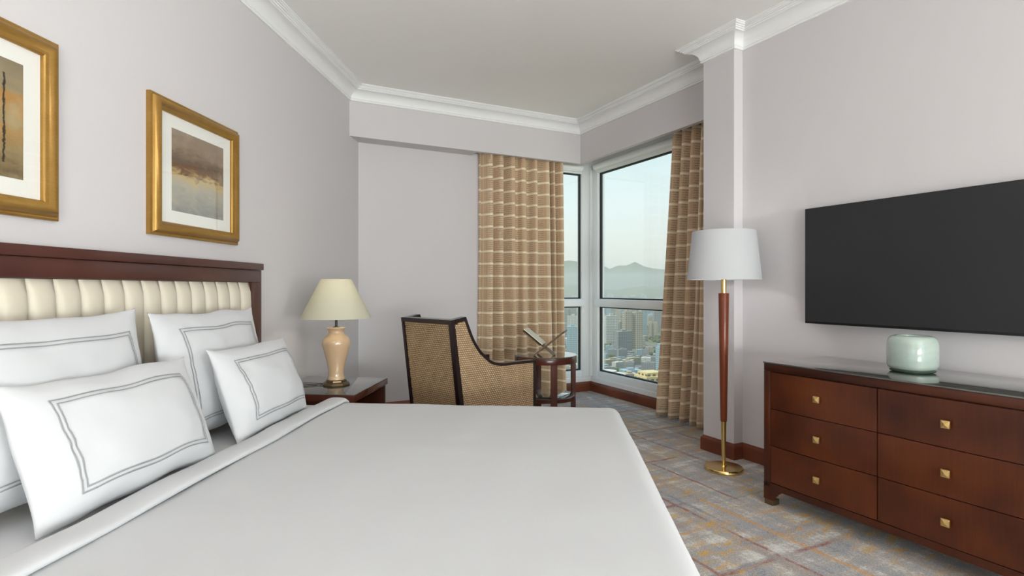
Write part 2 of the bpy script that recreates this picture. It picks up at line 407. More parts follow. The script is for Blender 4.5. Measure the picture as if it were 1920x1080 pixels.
# crown moulding
lw = lambda l, m: tuple(LW(l, m)[:2]); rw = lambda s, o: tuple(RW(s, o)[:2])
def isect_left(s):   # point of the headboard wall on plane s = const
    # walk along wall_left until s matches
    a = Vector(lw(0, WALL_M)); d = Vector((math.cos(LA), math.sin(LA))); sv = Vector((math.cos(RA), math.sin(RA)))
    t = (s-a.dot(sv))/d.dot(sv); return tuple(a+d*t)
crown_prof = [(0, CH-.122), (.014, CH-.122), (.018, CH-.114), (.014, CH-.106), (.020, CH-.102)]
for k in range(9):
    a = k/8*math.pi/2
    crown_prof.append((.020+.072*(1-math.cos(a)), CH-.102+.064*math.sin(a)))
crown_prof += [(.096, CH-.038), (.096, CH-.031), (.106, CH-.029), (.110, CH-.022), (.118, CH-.022), (.118, CH-.015), (.130, CH-.014), (.136, CH-.007), (.142, CH-.007), (.142, CH), (0, CH)]
cpath = [lw(BL, WALL_M), isect_left(VS), rw(VS, VO), rw(PS0, VO), rw(PS0, PO), rw(PS1, PO), rw(PS1, TO), rw(6.8, TO)]
for k in range(len(cpath)-1):
    struct('trim_%d' % (k+1), 'trim_white', lambda b: sweep(b, cpath, crown_prof, k, k+1), 0, smooth=30)
# baseboards
bb = [(0, 0), (.016, 0), (.016, .086), (.012, .094), (.006, .102), (.004, .110), (0, .110)]
bpath = [lw(BL, WALL_M), isect_left(FS), rw(FS, 2.45), rw(PLS, 2.45), rw(PLS, PLO), rw(PS0, PLO), rw(PS0, PO), rw(PS1, PO), rw(PS1, TO), rw(6.8, TO)]
for k, nm in enumerate(('left', 'far', 'far_return', 'plinth_far', 'plinth_right', 'pillar_side', 'pillar', 'pillar_return', 'right')):
    struct('baseboard_'+nm, 'baseboard_wood', lambda b: sweep(b, bpath, bb, k, k+1), 0, smooth=30)

# windows: frames of white profile, dark gaskets, two panes each
def window(name, along, fixed, a0, a1, post_end):
    """along = 's' or 'o' ; members between a0..a1 on the plane fixed (room-side face), thickness outward"""
    w = bpy.data.objects.new(name, None); COL.objects.link(w); w.rotation_euler = (0, 0, RA); w['kind'] = 'structure'
    sgn = -1 if along == 'o' else 1
    def mb(b, p0, p1, f0, f1, z0, z1, bev=.004):
        g0, g1 = sorted((fixed+sgn*f0, fixed+sgn*f1))
        if along == 'o': box(b, g0, g1, p0, p1, z0, z1, bev)
        else: box(b, p0, p1, g0, g1, z0, z1, bev)
    GZ0, GZ1, T0, T1 = .24, 2.53, .985, 1.075
    lo, hi = a0, a1
    part('frame', 'frame_white', w, lambda b: (mb(b, lo, hi, .0, .10, .165, GZ0), mb(b, lo, hi, .0, .10, GZ1, 2.72)))
    part('jamb', 'frame_white', w, lambda b: mb(b, lo, lo+(.13 if post_end == 'lo' else .06), -.004, .096, .165, 2.72))
    part('jamb', 'frame_white', w, lambda b: mb(b, hi-(.13 if post_end == 'hi' else .06), hi, -.004, .096, .165, 2.72))
    g0 = lo+(.13 if post_end == 'lo' else .06); g1 = hi-(.13 if post_end == 'hi' else .06)
    part('transom', 'frame_white', w, lambda b: mb(b, g0-.03, g1+.03, -.03, .07, T0, T1, .012))
    def gask(b):
        for z0, z1 in ((GZ0, T0), (T1, GZ1)):
            mb(b, g0, g1, .03, .06, z0, z0+.014, 0); mb(b, g0, g1, .03, .06, z1-.014, z1, 0)
            mb(b, g0, g0+.014, .03, .06, z0, z1, 0); mb(b, g1-.014, g1, .03, .06, z0, z1, 0)
    part('gasket', 'gasket', w, gask, None)
    part('pane', 'pane', w, lambda b: mb(b, g0+.006, g1-.006, .042, .048, T1+.006, GZ1-.006, 0), None)
    part('pane', 'pane', w, lambda b: mb(b, g0+.006, g1-.006, .042, .048, GZ0+.006, T0-.006, 0), None)
    return w
window('window_1', 'o', -5.40, 2.45, 3.78, 'hi')
window('window_2', 's', 3.78, -5.40, PS0, 'lo')
cp = struct('trim_8', 'frame_white', lambda b: box(b, -5.49, -5.365, 3.745, 3.87, .165, 2.72, .012), RA)
# unseen window added in the screen wall to admit the fill light
def added_window3():
    w = bpy.data.objects.new('added_window_3', None); COL.objects.link(w); w.rotation_euler = (0, 0, RA); w['kind'] = 'structure'
    def fr(b):
        box(b, W3S0, W3S0+.05, TO+.02, TO+.09, W3Z0, W3Z1); box(b, W3S1-.05, W3S1, TO+.02, TO+.09, W3Z0, W3Z1)
        box(b, W3S0, W3S1, TO+.02, TO+.09, W3Z0, W3Z0+.05); box(b, W3S0, W3S1, TO+.02, TO+.09, W3Z1-.05, W3Z1)
        box(b, (W3S0+W3S1)/2-.03, (W3S0+W3S1)/2+.03, TO+.02, TO+.09, W3Z0, W3Z1)
    part('frame', 'frame_white', w, fr)
    part('pane', 'pane', w, lambda b: box(b, W3S0+.05, W3S1-.05, TO+.05, TO+.056, W3Z0+.05, W3Z1-.05), None)
added_window3()
def added_window4():  # unseen window added in the back wall for the second fill light
    w = bpy.data.objects.new('added_window_4', None); COL.objects.link(w); w.rotation_euler = (0, 0, LA); w['kind'] = 'structure'
    def fr(b):
        for k in range(4):
            m = W4M0+.03+(W4M1-W4M0-.06)*k/3; box(b, BL-.12, BL-.04, m-.03, m+.03, W4Z0, W4Z1)
        box(b, BL-.12, BL-.04, W4M0, W4M1, W4Z0, W4Z0+.06); box(b, BL-.12, BL-.04, W4M0, W4M1, W4Z1-.06, W4Z1)
    part('frame', 'frame_white', w, fr)
    for k in range(3):
        m0 = W4M0+.03+(W4M1-W4M0-.06)*k/3; m1 = W4M0+.03+(W4M1-W4M0-.06)*(k+1)/3
        part('pane', 'pane', w, lambda b: box(b, BL-.083, BL-.077, m0+.03, m1-.03, W4Z0+.06, W4Z1-.06), None)
added_window4()

# ================================================================ outside: ground, hills, city, haze
GZ = -112.0
def pol(az, d, z=0): return Vector((d*math.sin(R_(az)), d*math.cos(R_(az)), z))
struct('ground_city', 'ground', lambda b: box(b, -5200, 7000, 60, 9500, GZ-5, GZ), 0)
def hills(d0, d1, zmax, seed, base):
    def f(b):
        na, nd = 90, 8; grid = []
        for j in range(nd+1):
            row = []
            for i in range(na+1):
                az = -30+i/na*75; t = j/nd; d = d0+(d1-d0)*t
                ridge = (.55+.8*noise.fractal(Vector((az*.16+seed, seed*2.3, 0)), .9, 2, 6)+.12*noise.noise(Vector((az*.9, seed, t*3))))
                z = GZ-4+max(0, base+zmax*ridge)*math.sin(t*math.pi/2)**1.2
                row.append(b.verts.new(pol(az, d, z)))
            grid.append(row)
        for j in range(nd):
            for i in range(na): b.faces.new((grid[j][i], grid[j][i+1], grid[j+1][i+1], grid[j+1][i]))
    return f
struct('hills_far', 'hill', hills(5600, 7600, 330, 3.7, 260), 0, smooth=180)
struct('hills_near', 'hill', hills(3900, 4800, 110, 8.1, 60), 0, smooth=180)

rnd = random.Random(11)
proto = {}
def bmesh_building(kind):
    b = bmesh.new()
    if kind == 'slab': box(b, -14, 14, -7, 7, 0, 54); box(b, -4, 4, -4, 4, 54, 58)
    elif kind == 'tower': box(b, -10, 10, -10, 10, 0, 66); box(b, -8, 8, -8, 8, 66, 71); box(b, -2, 2, -2, 2, 71, 76)
    elif kind == 'twin': box(b, -15, -3, -7, 7, 0, 60); box(b, 3, 15, -7, 7, 0, 60); box(b, -3, 3, -4, 4, 0, 57); box(b, -11, -7, -3, 3, 60, 63)
    elif kind == 'low': box(b, -20, 20, -12, 12, 0, 16); box(b, -8, 6, -6, 5, 16, 20)
    bmesh.ops.recalc_face_normals(b, faces=b.faces[:])
    me = bpy.data.meshes.new('building_'+kind); b.to_mesh(me); b.free(); return me
for kd in ('slab', 'tower', 'twin', 'low'):
    for fc in ('facade_pale', 'facade_tan', 'facade_grey', 'facade_blue'):
        me = bmesh_building(kd); me.materials.append(M[fc]); proto[kd, fc] = me
def building(name, me, az, d, rot, sc, label, group=None):
    o = bpy.data.objects.new(name, me); COL.objects.link(o); o.location = pol(az, d, GZ); o.rotation_euler = (0, 0, R_(rot)); o.scale = sc
    return tag(o, label, 'building', group)
def az_of(px): return math.degrees(math.atan2(px-960, 1040))
# the ones that stand out
def round_tower():
    b = bmesh.new(); lathe(b, [(0.01, 0), (17, 0), (17, 30), (15.5, 30), (15.5, 31), (17, 31), (17, 34), (9, 34), (9, 37), (.01, 37)], 28)
    return obj('round_building', b, 'facade_pale', smooth=30)
o = round_tower(); o.location = pol(az_of(1138), 520, GZ); tag(o, 'low round pale building at the lower left of the large window view', 'building')
b = bmesh.new(); box(b, -13, 13, -9, 9, 0, 42); box(b, -11, 4, -7, 7, 42, 45); box(b, 6, 10, -3, 3, 42, 47)
o = obj('tower_block', b, 'facade_gold'); o.location = pol(az_of(1226), 470, GZ); o.rotation_euler = (0, 0, R_(20)); tag(o, 'sunlit yellow tower block beside the right curtain, lowest in the view', 'building')
building('apartment_tower', proto['twin', 'facade_tan'], az_of(1186), 1060, 6, (1.15, 1.2, 1.16), 'tall tan twin-fronted tower in the middle of the large window view')
building('apartment_tower', proto['tower', 'facade_blue'], az_of(1243), 640, 12, (.6, .6, .72), 'pale blue tower block right against the right curtain edge')
building('apartment_tower', proto['slab', 'facade_blue'], az_of(1073), 900, -4, (.62, 1, .95), 'pale bluish slab block seen through the narrow left window')
building('apartment_tower', proto['slab', 'facade_pale'], az_of(1146), 1150, 8, (.9, 1, 1.05), 'white slab block at the left of the skyline in the large window')
fname = {'facade_pale': 'pale', 'facade_tan': 'tan', 'facade_grey': 'grey', 'facade_blue': 'bluish'}
kname = {'slab': 'slab block', 'tower': 'stepped tower', 'twin': 'twin-fronted block', 'low': 'low-rise building'}
placed = [(pol(az_of(px), d), 30) for px, d in ((1138, 520), (1226, 470), (1186, 1060), (1243, 640), (1073, 900), (1146, 1150))]
k = 0
for tries in range(3000):
    if k >= 230: break
    near = k < 80
    az = rnd.uniform(3.6, 17.5); d = rnd.uniform(430, 980) if near else 940+1650*rnd.random()**.85
    low = near
    kd = rnd.choice(('low', 'low', 'low', 'slab')) if near else rnd.choice(('slab', 'slab', 'tower', 'twin', 'low'))
    fc = rnd.choice(('facade_pale', 'facade_tan', 'facade_grey', 'facade_grey', 'facade_blue', 'facade_tan'))
    sx_, sy_ = (rnd.uniform(.35, .7), rnd.uniform(.4, .8)) if near else (rnd.uniform(.6, 1.05), rnd.uniform(.7, 1.05))
    hs = rnd.uniform(.3, .7)*(1 if kd == 'low' else .5) if near else rnd.uniform(.5, 1.12)
    p = pol(az, d); r = (23 if kd == 'low' else 17)*max(sx_, sy_)
    if any((p-q).length < r+rq for q, rq in placed): continue
    placed.append((p, r)); k += 1
    building('city_building', proto[kd, fc], az, d, rnd.uniform(-25, 35), (sx_, sy_, hs), '%s %s among the hazy city blocks beyond the windows' % (fname[fc], kname[kd]), '%s %ss of the hazy city' % (fname[fc], kname[kd]))
# beyond that: uncounted roofs and tree crowns
def far_blocks(b):
    for k in range(900):
        az = rnd.uniform(2, 24); d = rnd.uniform(2680, 4700); p = pol(az, d); w = rnd.uniform(10, 34); h = rnd.uniform(8, 34) if rnd.random() < .8 else rnd.uniform(35, 70)
        box(b, p.x-w/2, p.x+w/2, p.y-9, p.y+9, GZ, GZ+h)
bm = bmesh.new(); far_blocks(bm); o = obj('distant_rooftops', bm, 'facade_pale'); tag(o, 'countless tiny pale rooftops towards the hazy hills', 'rooftops', None, 'stuff')
def crowns(b):
    for k in range(4200):
        az = rnd.uniform(3, 18.5); d = 420+2100*rnd.random()**1.2
        if noise.noise(Vector((az*.5, d*.004, 2))) < -.05: continue
        p = pol(az, d); r = rnd.uniform(2.2, 4.6)
        if any((p-q).length < r+rq for q, rq in placed): continue
        t = bmesh.ops.create_icosphere(b, subdivisions=1, radius=r, matrix=Matrix.Translation((p.x, p.y, GZ+r*.8)))
bm = bmesh.new(); crowns(bm); o = obj('city_trees', bm, 'leaf', smooth=180); tag(o, 'dark green tree crowns filling the city between the blocks', 'trees', None, 'stuff')
def roads(b):
    for (a0, d0, a1, d1, w) in ((3, 820, 22, 690, 16), (8.5, 300, 13, 1000, 14), (3, 1000, 22, 1180, 12), (2, 560, 22, 610, 12)):
        p, q = pol(a0, d0), pol(a1, d1); n = (q-p).normalized(); s = Vector((n.y, -n.x, 0))*w/2
        vs = [Vector((v.x, v.y, GZ+.4)) for v in (p-s, p+s, q+s, q-s)]
        b.faces.new([b.verts.new(v) for v in vs])
struct('road_city', 'asphalt', roads, 0)
# valley haze: a real scattering volume over the city
def haze():
    g = G('valley_haze'); vs = g.n('VolumeScatter', Color=(1, 1.0, .90, 1), Density=.00024, Anisotropy=0.0)
    g.t.links.new(vs.outputs[0], g.out.inputs['Volume']); M['haze'] = g.m
haze()
struct('haze_valley', 'haze', lambda b: box(b, -5000, 6800, 300, 9400, GZ+.6, 150), 0)

# ================================================================ headboard
HB = thing('headboard', 'dark wooden headboard with cream vertical channel upholstery above the bed', 'headboard', LW(2.05, 1.85), (0, 0, LA))
HW = 1.157
def hbframe(b):
    box(b, -HW, HW, -.075, 0, 1.234, 1.306, .003); box(b, -HW, -HW+.108, -.075, 0, 0, 1.234, .003); box(b, HW-.108, HW, -.075, 0, 0, 1.234, .003)
part('frame', 'headboard_wood', HB, hbframe)
part('cap_rail', 'headboard_wood', HB, lambda b: box(b, -HW-.004, HW+.004, -.088, 0, 1.307, 1.346, .004))
part('back_board', 'backing', HB, lambda b: box(b, -HW+.108, HW-.108, -.04, 0, .3, 1.234))
NCH = 20; pit = (2*HW-.216)/NCH
def channel(b):
    nu, nv = 10, 14; grid = []
    for j in range(nv+1):
        t = j/nv; z = .42+(1.232-.42)*t; row = []
        zz = 1.0 if t < .86 else max(0, 1-((t-.86)/.14)**2)**.5
        for i in range(nu+1):
            u = -1+2*i/nu; d = .020+.034*(max(0, 1-abs(u)**2.6))**.5*(.25+.75*zz)
            if j == nv: d = .02
            row.append(b.verts.new((u*pit/2*.995, -.035-d, z)))
        grid.append(row)
    for j in range(nv):
        for i in range(nu): b.faces.new((grid[j][i], grid[j][i+1], grid[j+1][i+1], grid[j+1][i]))
    box(b, -pit/2*.99, pit/2*.99, -.054, -.041, .42, 1.231)
ch0 = part('channel', 'cream_leather', HB, channel, 60, loc=(-HW+.108+pit/2, 0, 0))
for k in range(1, NCH): share(ch0, HB, (-HW+.108+pit*(k+.5), 0, 0))

# ================================================================ bed
BED = thing('bed', 'large bed with white mattress under a smooth white duvet', 'bed', LW(2.03, .72), (0, 0, LA))
def mattress(b): box(b, -1.05, 1.05, -1.04, 1.02, .27, .540, .06, 4)
part('mattress', 'sheet', BED, mattress)
part('bed_base', 'mahogany', BED, lambda b: box(b, -1.03, 1.03, -1.02, 1.02, .06, .27, .01))
lg = part('leg', 'mahogany', BED, lambda b: box(b, -.04, .04, -.04, .04, 0, .06, .004), loc=(-.8, -.9, 0))
for x, y in ((.8, -.9), (-.8, .9), (.8, .9)): share(lg, BED, (x, y, 0))
# duvet: cloth laid over a rectangle with rounded drop (L-local, origin at bed)
ZT = .552; RR = .055
def drape(a, b_, h=0.0):
    cx = max(-1.005, min(1.005, a)); cy = max(-1.005, b_)
    w = Vector((a-cx, b_-cy)); e_ = w.length
    if e_ < 1e-6: return Vector((a, b_, ZT+h))
    w /= e_
    if e_ < RR*math.pi/2:
        off = RR*math.sin(e_/RR); drop = RR*(1-math.cos(e_/RR)); n = Vector((w.x*math.sin(e_/RR), w.y*math.sin(e_/RR), math.cos(e_/RR)))
    else:
        x = e_-RR*math.pi/2; off = RR+x*.04; drop = RR+x; n = Vector((w.x, w.y, .05))
    return Vector((cx+w.x*off, cy+w.y*off, ZT-drop))+n*h
DV = thing('duvet', 'smooth white duvet covering the whole bed', 'duvet', LW(2.03, .72), (0, 0, LA))
def duvet(b):
    A = [-1.005-.44+i*(2*(1.005+.44))/90 for i in range(91)]; B = [-1.005-.44+j*(1.005+.44+.50)/66 for j in range(67)]
    grid = []
    for y in B:
        row = []
        for x in A:
            wv = .004*noise.fractal(Vector((x*2.2, y*1.6, 3)), 1, 2, 3)+.0025*noise.noise(Vector((x*1.2+y*3.1, y*7, 9)))
            p = drape(x, y, wv)
            if p.z < ZT-.08: 
                k = (ZT-.08-p.z); p.x += .035*k*math.sin(y*9+x*2)*4*(1 if x > 0 else -1)*.3; p.y += .012*k*math.sin(x*14)
            row.append(b.verts.new(p))
        grid.append(row)
    for j in range(len(B)-1):
        for i in range(len(A)-1): b.faces.new((grid[j][i], grid[j][i+1], grid[j+1][i+1], grid[j+1][i]))
d = part('cover', 'linen', DV, duvet, 180)
sm = d.modifiers.new('thick', 'SOLIDIFY'); sm.thickness = .012; sm.offset = -1
def fold(b):
    loop = []
    for k in range(20):
        t = 2*math.pi*k/20; loop.append((.515+.055*math.copysign(abs(math.cos(t))**.75, math.cos(t)), .013+.015*math.copysign(abs(math.sin(t))**.8, math.sin(t))))
    rings = []
    for i in range(91):
        x = -1.005-.30+i*(2*(1.005+.30))/90
        dy = .012*noise.noise(Vector((x*2.3, 4, 1)))+.010*x; hz = 1+.25*noise.noise(Vector((x*4, 8, 2)))
        rings.append([b.verts.new(drape(x, y+dy, h*hz+.002)) for y, h in loop])
    for r0, r1 in zip(rings, rings[1:]):
        for k in range(20): b.faces.new((r0[k], r0[(k+1) % 20], r1[(k+1) % 20], r1[k]))
    b.faces.new(rings[0]); b.faces.new(rings[-1][::-1])
part('folded_edge', 'linen', DV, fold, 180)

# pillows
def pillow(name, label, l, m, z, Wd, Ht, T, lean, yaw=0, seed=0, mu=.76, mv=.66, roll=0):
    P = thing(name, label, 'pillow', LW(l, m, z), (R_(-lean), R_(roll), LA+R_(yaw)), 'white pillows on the bed')
    def surf(u, v, side):
        px = Wd/2*u*(1-.055*(1-v**4))*(1+.01*noise.noise(Vector((v*2, seed, u))))
        pz = Ht/2*v*(1-.085*(1-abs(u)**3.5))+.018*noise.noise(Vector((u*1.7, seed*1.3, 5)))*abs(v)
        th = T/2*(max(0, 1-abs(u)**2.4))**.62*(max(0, 1-abs(v)**2.2))**.60
        th *= 1-.22*v
        # gentle creases
        cr = .008*noise.fractal(Vector((u*2.2+seed, v*2.6, seed*.7+side)), .8, 2, 4)*(1-u**8)*(1-v**8)
        ed = .010*noise.noise(Vector((u*8, v*8, seed+side*3)))*max(abs(u), abs(v))**3*(1-max(abs(u), abs(v))**10)
        return Vector((px, side*(th+cr*min(1, th*20)+ed*.6+.006*(1-max(abs(u), abs(v))**12)), pz+Ht/2))
    def body(b):
        n, k = 44, 30
        for side in (-1, 1):
            g_ = [[b.verts.new(surf(math.sin((-1+2*i/n)*math.pi/2), math.sin((-1+2*j/k)*math.pi/2), side)) for i in range(n+1)] for j in range(k+1)]
            for j in range(k):
                for i in range(n): b.faces.new((g_[j][i], g_[j][i+1], g_[j+1][i+1], g_[j+1][i]))
        bmesh.ops.remove_doubles(b, verts=b.verts[:], dist=.0035)
    part('pillow_case', 'linen', P, body, 180)
    def loop(du):
        U, V = mu-du/(Wd/2), mv-du/(Ht/2)
        def f(b):
            pts = []
            N = 26
            for (u0, v0, u1, v1) in ((-U, -V, U, -V), (U, -V, U, V), (U, V, -U, V), (-U, V, -U, -V)):
                for i in range(N): t = i/N; pts.append((u0+(u1-u0)*t, v0+(v1-v0)*t))
            w = .0021; inn, ou = [], []
            for (u, v) in pts:
                su = (1-w/(Wd/2)/U); sv = (1-w/(Ht/2)/V); eps = Vector((0, -.0038, 0))
                inn.append(b.verts.new(surf(u*su, v*sv, -1)+eps)); ou.append(b.verts.new(surf(u*(2-su), v*(2-sv), -1)+eps))
            n = len(pts)
            for i in range(n): b.faces.new((inn[i], inn[(i+1) % n], ou[(i+1) % n], ou[i]))
        return f
    for du in (0, .013):
        o = part('embroidery_line', 'thread', P, loop(du), None, fix=False)
        o['label'] = 'grey stitched border line'
    return P
pillow('bed_pillow', 'large white pillow leaning on the headboard, nearer the left picture, grey double border', 1.60, 1.535, .545, .84, .585, .20, 9, 0, 1.0, .80, .72)
pillow('bed_pillow', 'large white pillow leaning on the headboard on the side of the table lamp', 2.47, 1.54, .545, .80, .57, .19, 9, 2, 2.4, .74, .74)
pillow('bed_pillow', 'smaller white pillow in front, nearest the camera, grey double border', 1.685, 1.325, .545, .73, .425, .19, 20, -2, 3.3, .74, .68)
pillow('bed_pillow', 'smaller white pillow in front, beside the table lamp and nightstand', 2.53, 1.325, .545, .67, .425, .18, 19, 1, 4.8, .74, .68)

# ================================================================ pictures
def picture(name, label, lc, art):
    P = thing(name, label, 'picture', LW(lc, WALL_M, 1.445), (0, 0, LA), 'framed abstract prints over the headboard')
    w, h = .69, .65
    prof = [(0, 0), (0, .020), (.006, .024), (.012, .022), (.016, .030), (.024, .043), (.034, .048), (.044, .044), (.050, .034), (.054, .032), (.060, .030), (.066, .024), (.066, .010), (.066, 0)]
    def fr(b):
        rings = []
        for (sx_, sz_) in ((-1, -1), (1, -1), (1, 1), (-1, 1)):
            rings.append([b.verts.new((sx_*(w/2-p), -q, h/2+sz_*(h/2-p))) for p, q in prof])
        for c in range(4):
            a, d_ = rings[c], rings[(c+1) % 4]
            for k in range(len(prof)-1): b.faces.new((a[k], a[k+1], d_[k+1], d_[k]))
            b.faces.new((a[-1], a[0], d_[0], d_[-1]))
    part('frame', 'gold', P, fr, 50)
    part('mat_board', 'mat_board', P, lambda b: box(b, -w/2+.06, w/2-.06, -.012, -.004, .06, h-.06), None)
    o = part('print', art, P, lambda b: box(b, -.205, .205, -.0135, -.0122, -.198, .198), None, loc=(0.01, 0, .325))
    part('glass', 'picture_glass', P, lambda b: box(b, -w/2+.062, w/2-.062, -.021, -.019, .062, h-.062), None)
picture('framed_print', 'gold framed print with grey lower half and brown band, nearer the window', 2.705, 'art_dusk')
picture('framed_print', 'gold framed ochre print with dark vertical line, cut by the left image edge', 1.555, 'art_ochre')

# ================================================================ nightstand + table lamp
NS = thing('nightstand', 'dark wooden nightstand with open front between bed and far wall', 'nightstand', LW(3.605, 1.525), (0, 0, LA))
part('top', 'table_wood', NS, lambda b: box(b, -.331, .331, -.30, .30, .505, .546, .003))
part('glass_sheet', 'glass_top', NS, lambda b: box(b, -.329, .329, -.298, .298, .5465, .551, .001))
part('side_panel', 'mahogany', NS, lambda b: box(b, -.325, -.300, -.285, .29, 0, .505, .002))
part('side_panel', 'mahogany', NS, lambda b: box(b, .300, .325, -.285, .29, 0, .505, .002))
part('back_panel', 'mahogany', NS, lambda b: box(b, -.30, .30, .27, .288, .05, .505))
part('shelf', 'mahogany', NS, lambda b: box(b, -.30, .30, -.28, .27, .30, .32, .002))
part('bottom_panel', 'mahogany', NS, lambda b: box(b, -.30, .30, -.28, .27, .05, .07, .002))

TL = thing('table_lamp', 'peach ceramic urn lamp with cream shade on the nightstand', 'lamp', (-1.177, 3.715, .5512), (0, 0, 0))
part('foot', 'bronze', TL, lambda b: (lathe(b, [(.001, 0), (.090, 0), (.093, .006), (.086, .018), (.070, .024), (.068, .034), (.056, .040), (.001, .040)], 8), ), 20)
def urn(b): lathe(b, [(.001, .038), (.056, .038), (.058, .046), (.054, .052), (.050, .066), (.052, .10), (.060, .15), (.073, .20), (.085, .245), (.0915, .275), (.090, .298), (.080, .318), (.063, .332), (.053, .342), (.050, .354), (.050, .364), (.056, .374), (.062, .378), (.062, .384), (.052, .386), (.001, .386)], 48)
part('urn', 'ceramic', TL, urn, 60)
part('stem', 'dark_metal', TL, lambda b: lathe(b, [(.001, .384), (.022, .384), (.022, .388), (.0085, .392), (.0085, .56), (.001, .56)], 20))
part('bulb', 'shade_cream', TL, lambda b: lathe(b, [(.001, .56), (.014, .56), (.016, .575), (.03, .60), (.033, .62), (.026, .64), (.001, .65)], 16), 180)
def shade_shape(r0, z0, r1, z1, th=.002): return [(r0, z0), (r1, z1), (r1-th, z1), (r0-th, z0)]
part('lamp_shade', 'shade_cream', TL, lambda b: lathe(b, shade_shape(.231, .447, .098, .708), 64, close=True), 60)
def spider(b):
    for k in range(3):
        a = k*2*math.pi/3; tube(b, [(0, 0, .69), (.094*math.cos(a), .094*math.sin(a), .70)], .0018, 6)
    tube(b, [(0, 0, .56), (.045, 0, .60), (.04, 0, .66), (0, 0, .69)], .0018, 6); tube(b, [(0, 0, .56), (-.045, 0, .60), (-.04, 0, .66), (0, 0, .69)], .0018, 6)
part('shade_holder', 'dark_metal', TL, spider)
part('power_cord', 'cable', TL, lambda b: (tube(b, [(-.085, 0, .008), (-.13, .03, .004), (-.19, .05, .004), (-.26, .04, .004)], .0026, 8), tube(b, [(-.085, -.02, .008), (-.12, -.05, .004), (-.18, -.075, .004), (-.24, -.06, .004)], .0026, 8)), 60)
lb = light('table_lamp_bulb', 'POINT', (0, 0, .605), (0, 0, 0), 4.5, (1, .96, .90), shadow_soft_size=.035); lb.parent = TL

# ================================================================ wing armchair (back to the camera)
CA = math.atan2(-.70, .714)
CHR = thing('wing_armchair', 'woven tan wing armchair with black wooden edging, its back to the bed', 'armchair', (-0.5764, 3.6925, 0), (0, 0, CA))
HWc = .275
def uvbox(o, fn):
    me = o.data; ul = me.uv_layers.new(name='UVMap')
    for lp in me.loops: ul.data[lp.index].uv = fn(me.vertices[lp.vertex_index].co)
top_out = [(0.0, .995), (0.1193, 1.0138), (0.1837, 0.8753), (0.245, 0.7901), (0.2981, 0.7448), (0.3622, 0.7013), (0.4587, 0.6811), (0.5536, 0.6794), (0.6574, 0.6771), (0.7826, 0.6731)]
def smooth_line(pts, n=5):
    out = []
    for i in range(len(pts)-1):
        p0 = Vector(pts[max(i-1, 0)]); p1 = Vector(pts[i]); p2 = Vector(pts[i+1]); p3 = Vector(pts[min(i+2, len(pts)-1)])
        for k in range(n):
            t = k/n
            out.append(.5*((2*p1)+(p2-p0)*t+(2*p0-5*p1+4*p2-p3)*t*t+(3*p1-p0-3*p2+p3)*t**3))
    out.append(Vector(pts[-1])); return out
armc = [Vector(top_out[1])] + smooth_line(top_out[1:])[1:]
def backy(z): return (1.0-z)*.125
# upholstered side panels (thin padded shells)
side_poly = [(backy(.30)+.01, .30), (backy(.995)+.01, .985)] + [(p.x, p.y-.008) for p in armc] + [(0.7826, .30)]
for sgn in (-1, 1):
    x0, x1 = (HWc-.045, HWc-.006) if sgn > 0 else (-HWc+.006, -HWc+.045)
    o = part('side_panel', 'weave', CHR, lambda b: prism(b, side_poly, 'x', x0, x1), None); uvbox(o, lambda c: (c.y, c.z))
# back panel
def backp(b): prism(b, [(backy(.28)+.006, .28), (backy(.985)+.006, .985), (backy(.985)+.05, .985), (backy(.28)+.09, .28)], 'x', -HWc+.03, HWc-.03)
o = part('back_panel', 'weave', CHR, backp, None); uvbox(o, lambda c: (c.x, c.z))
# dark wooden edging
def strip(b, pts, w, x0, x1):
    """ribbon of width w below a (y,z) polyline, extruded between x0 and x1"""
    lo = []
    for i, p in enumerate(pts):
        d_ = (pts[min(i+1, len(pts)-1)]-pts[max(i-1, 0)]).normalized(); n = Vector((d_.y, -d_.x))
        if n.y > 0 and abs(n.y) > .3: n = -n
        lo.append(p+n*w)
    A = [[b.verts.new((x, p.x, p.y)) for p in pts] for x in (x0, x1)]; Bq = [[b.verts.new((x, p.x, p.y)) for p in lo] for x in (x0, x1)]
    for i in range(len(pts)-1):
        b.faces.new((A[0][i], A[0][i+1], A[1][i+1], A[1][i])); b.faces.new((Bq[0][i], Bq[1][i], Bq[1][i+1], Bq[0][i+1]))
        b.faces.new((A[0][i], Bq[0][i], Bq[0][i+1], A[0][i+1])); b.faces.new((A[1][i], A[1][i+1], Bq[1][i+1], Bq[1][i]))
    for i in (0, -1): b.faces.new((A[0][i], A[1][i], Bq[1][i], Bq[0][i]))
for sgn in (-1, 1):
    x0, x1 = (HWc-.052, HWc) if sgn > 0 else (-HWc, -HWc+.052)
    part('arm_rail', 'ebony', CHR, lambda b: strip(b, armc, .019, x0, x1), 50)
    part('wing_cap', 'ebony', CHR, lambda b: strip(b, [Vector((0, .995)), Vector(top_out[1])], .026, x0, x1), None)
    xs0, xs1 = (HWc-.034, HWc+.002) if sgn > 0 else (-HWc-.002, -HWc+.018)
    part('back_stile', 'ebony', CHR, lambda b: prism(b, [(backy(0)-.006, 0), (-.004, .996), (.020, .998), (backy(0)+.04, 0)], 'x', xs0, xs1), None)
    part('front_post', 'ebony', CHR, lambda b: box(b, x0+.01, x1, 0.771, 0.797, 0, 0.6711, .003))
part('top_rail', 'ebony', CHR, lambda b: prism(b, [(-.004, .968), (-.006, .996), (.05, 1.0), (.05, .968)], 'x', -HWc, HWc), None)
part('seat_rail', 'ebony', CHR, lambda b: box(b, -HWc+.02, HWc-.02, .13, .745, .20, .30, .004))
o = part('seat_cushion', 'weave', CHR, lambda b: box(b, -HWc+.05, HWc-.05, .12, .74, .30, .46, .035, 4)); uvbox(o, lambda c: (c.x, c.y+c.z))
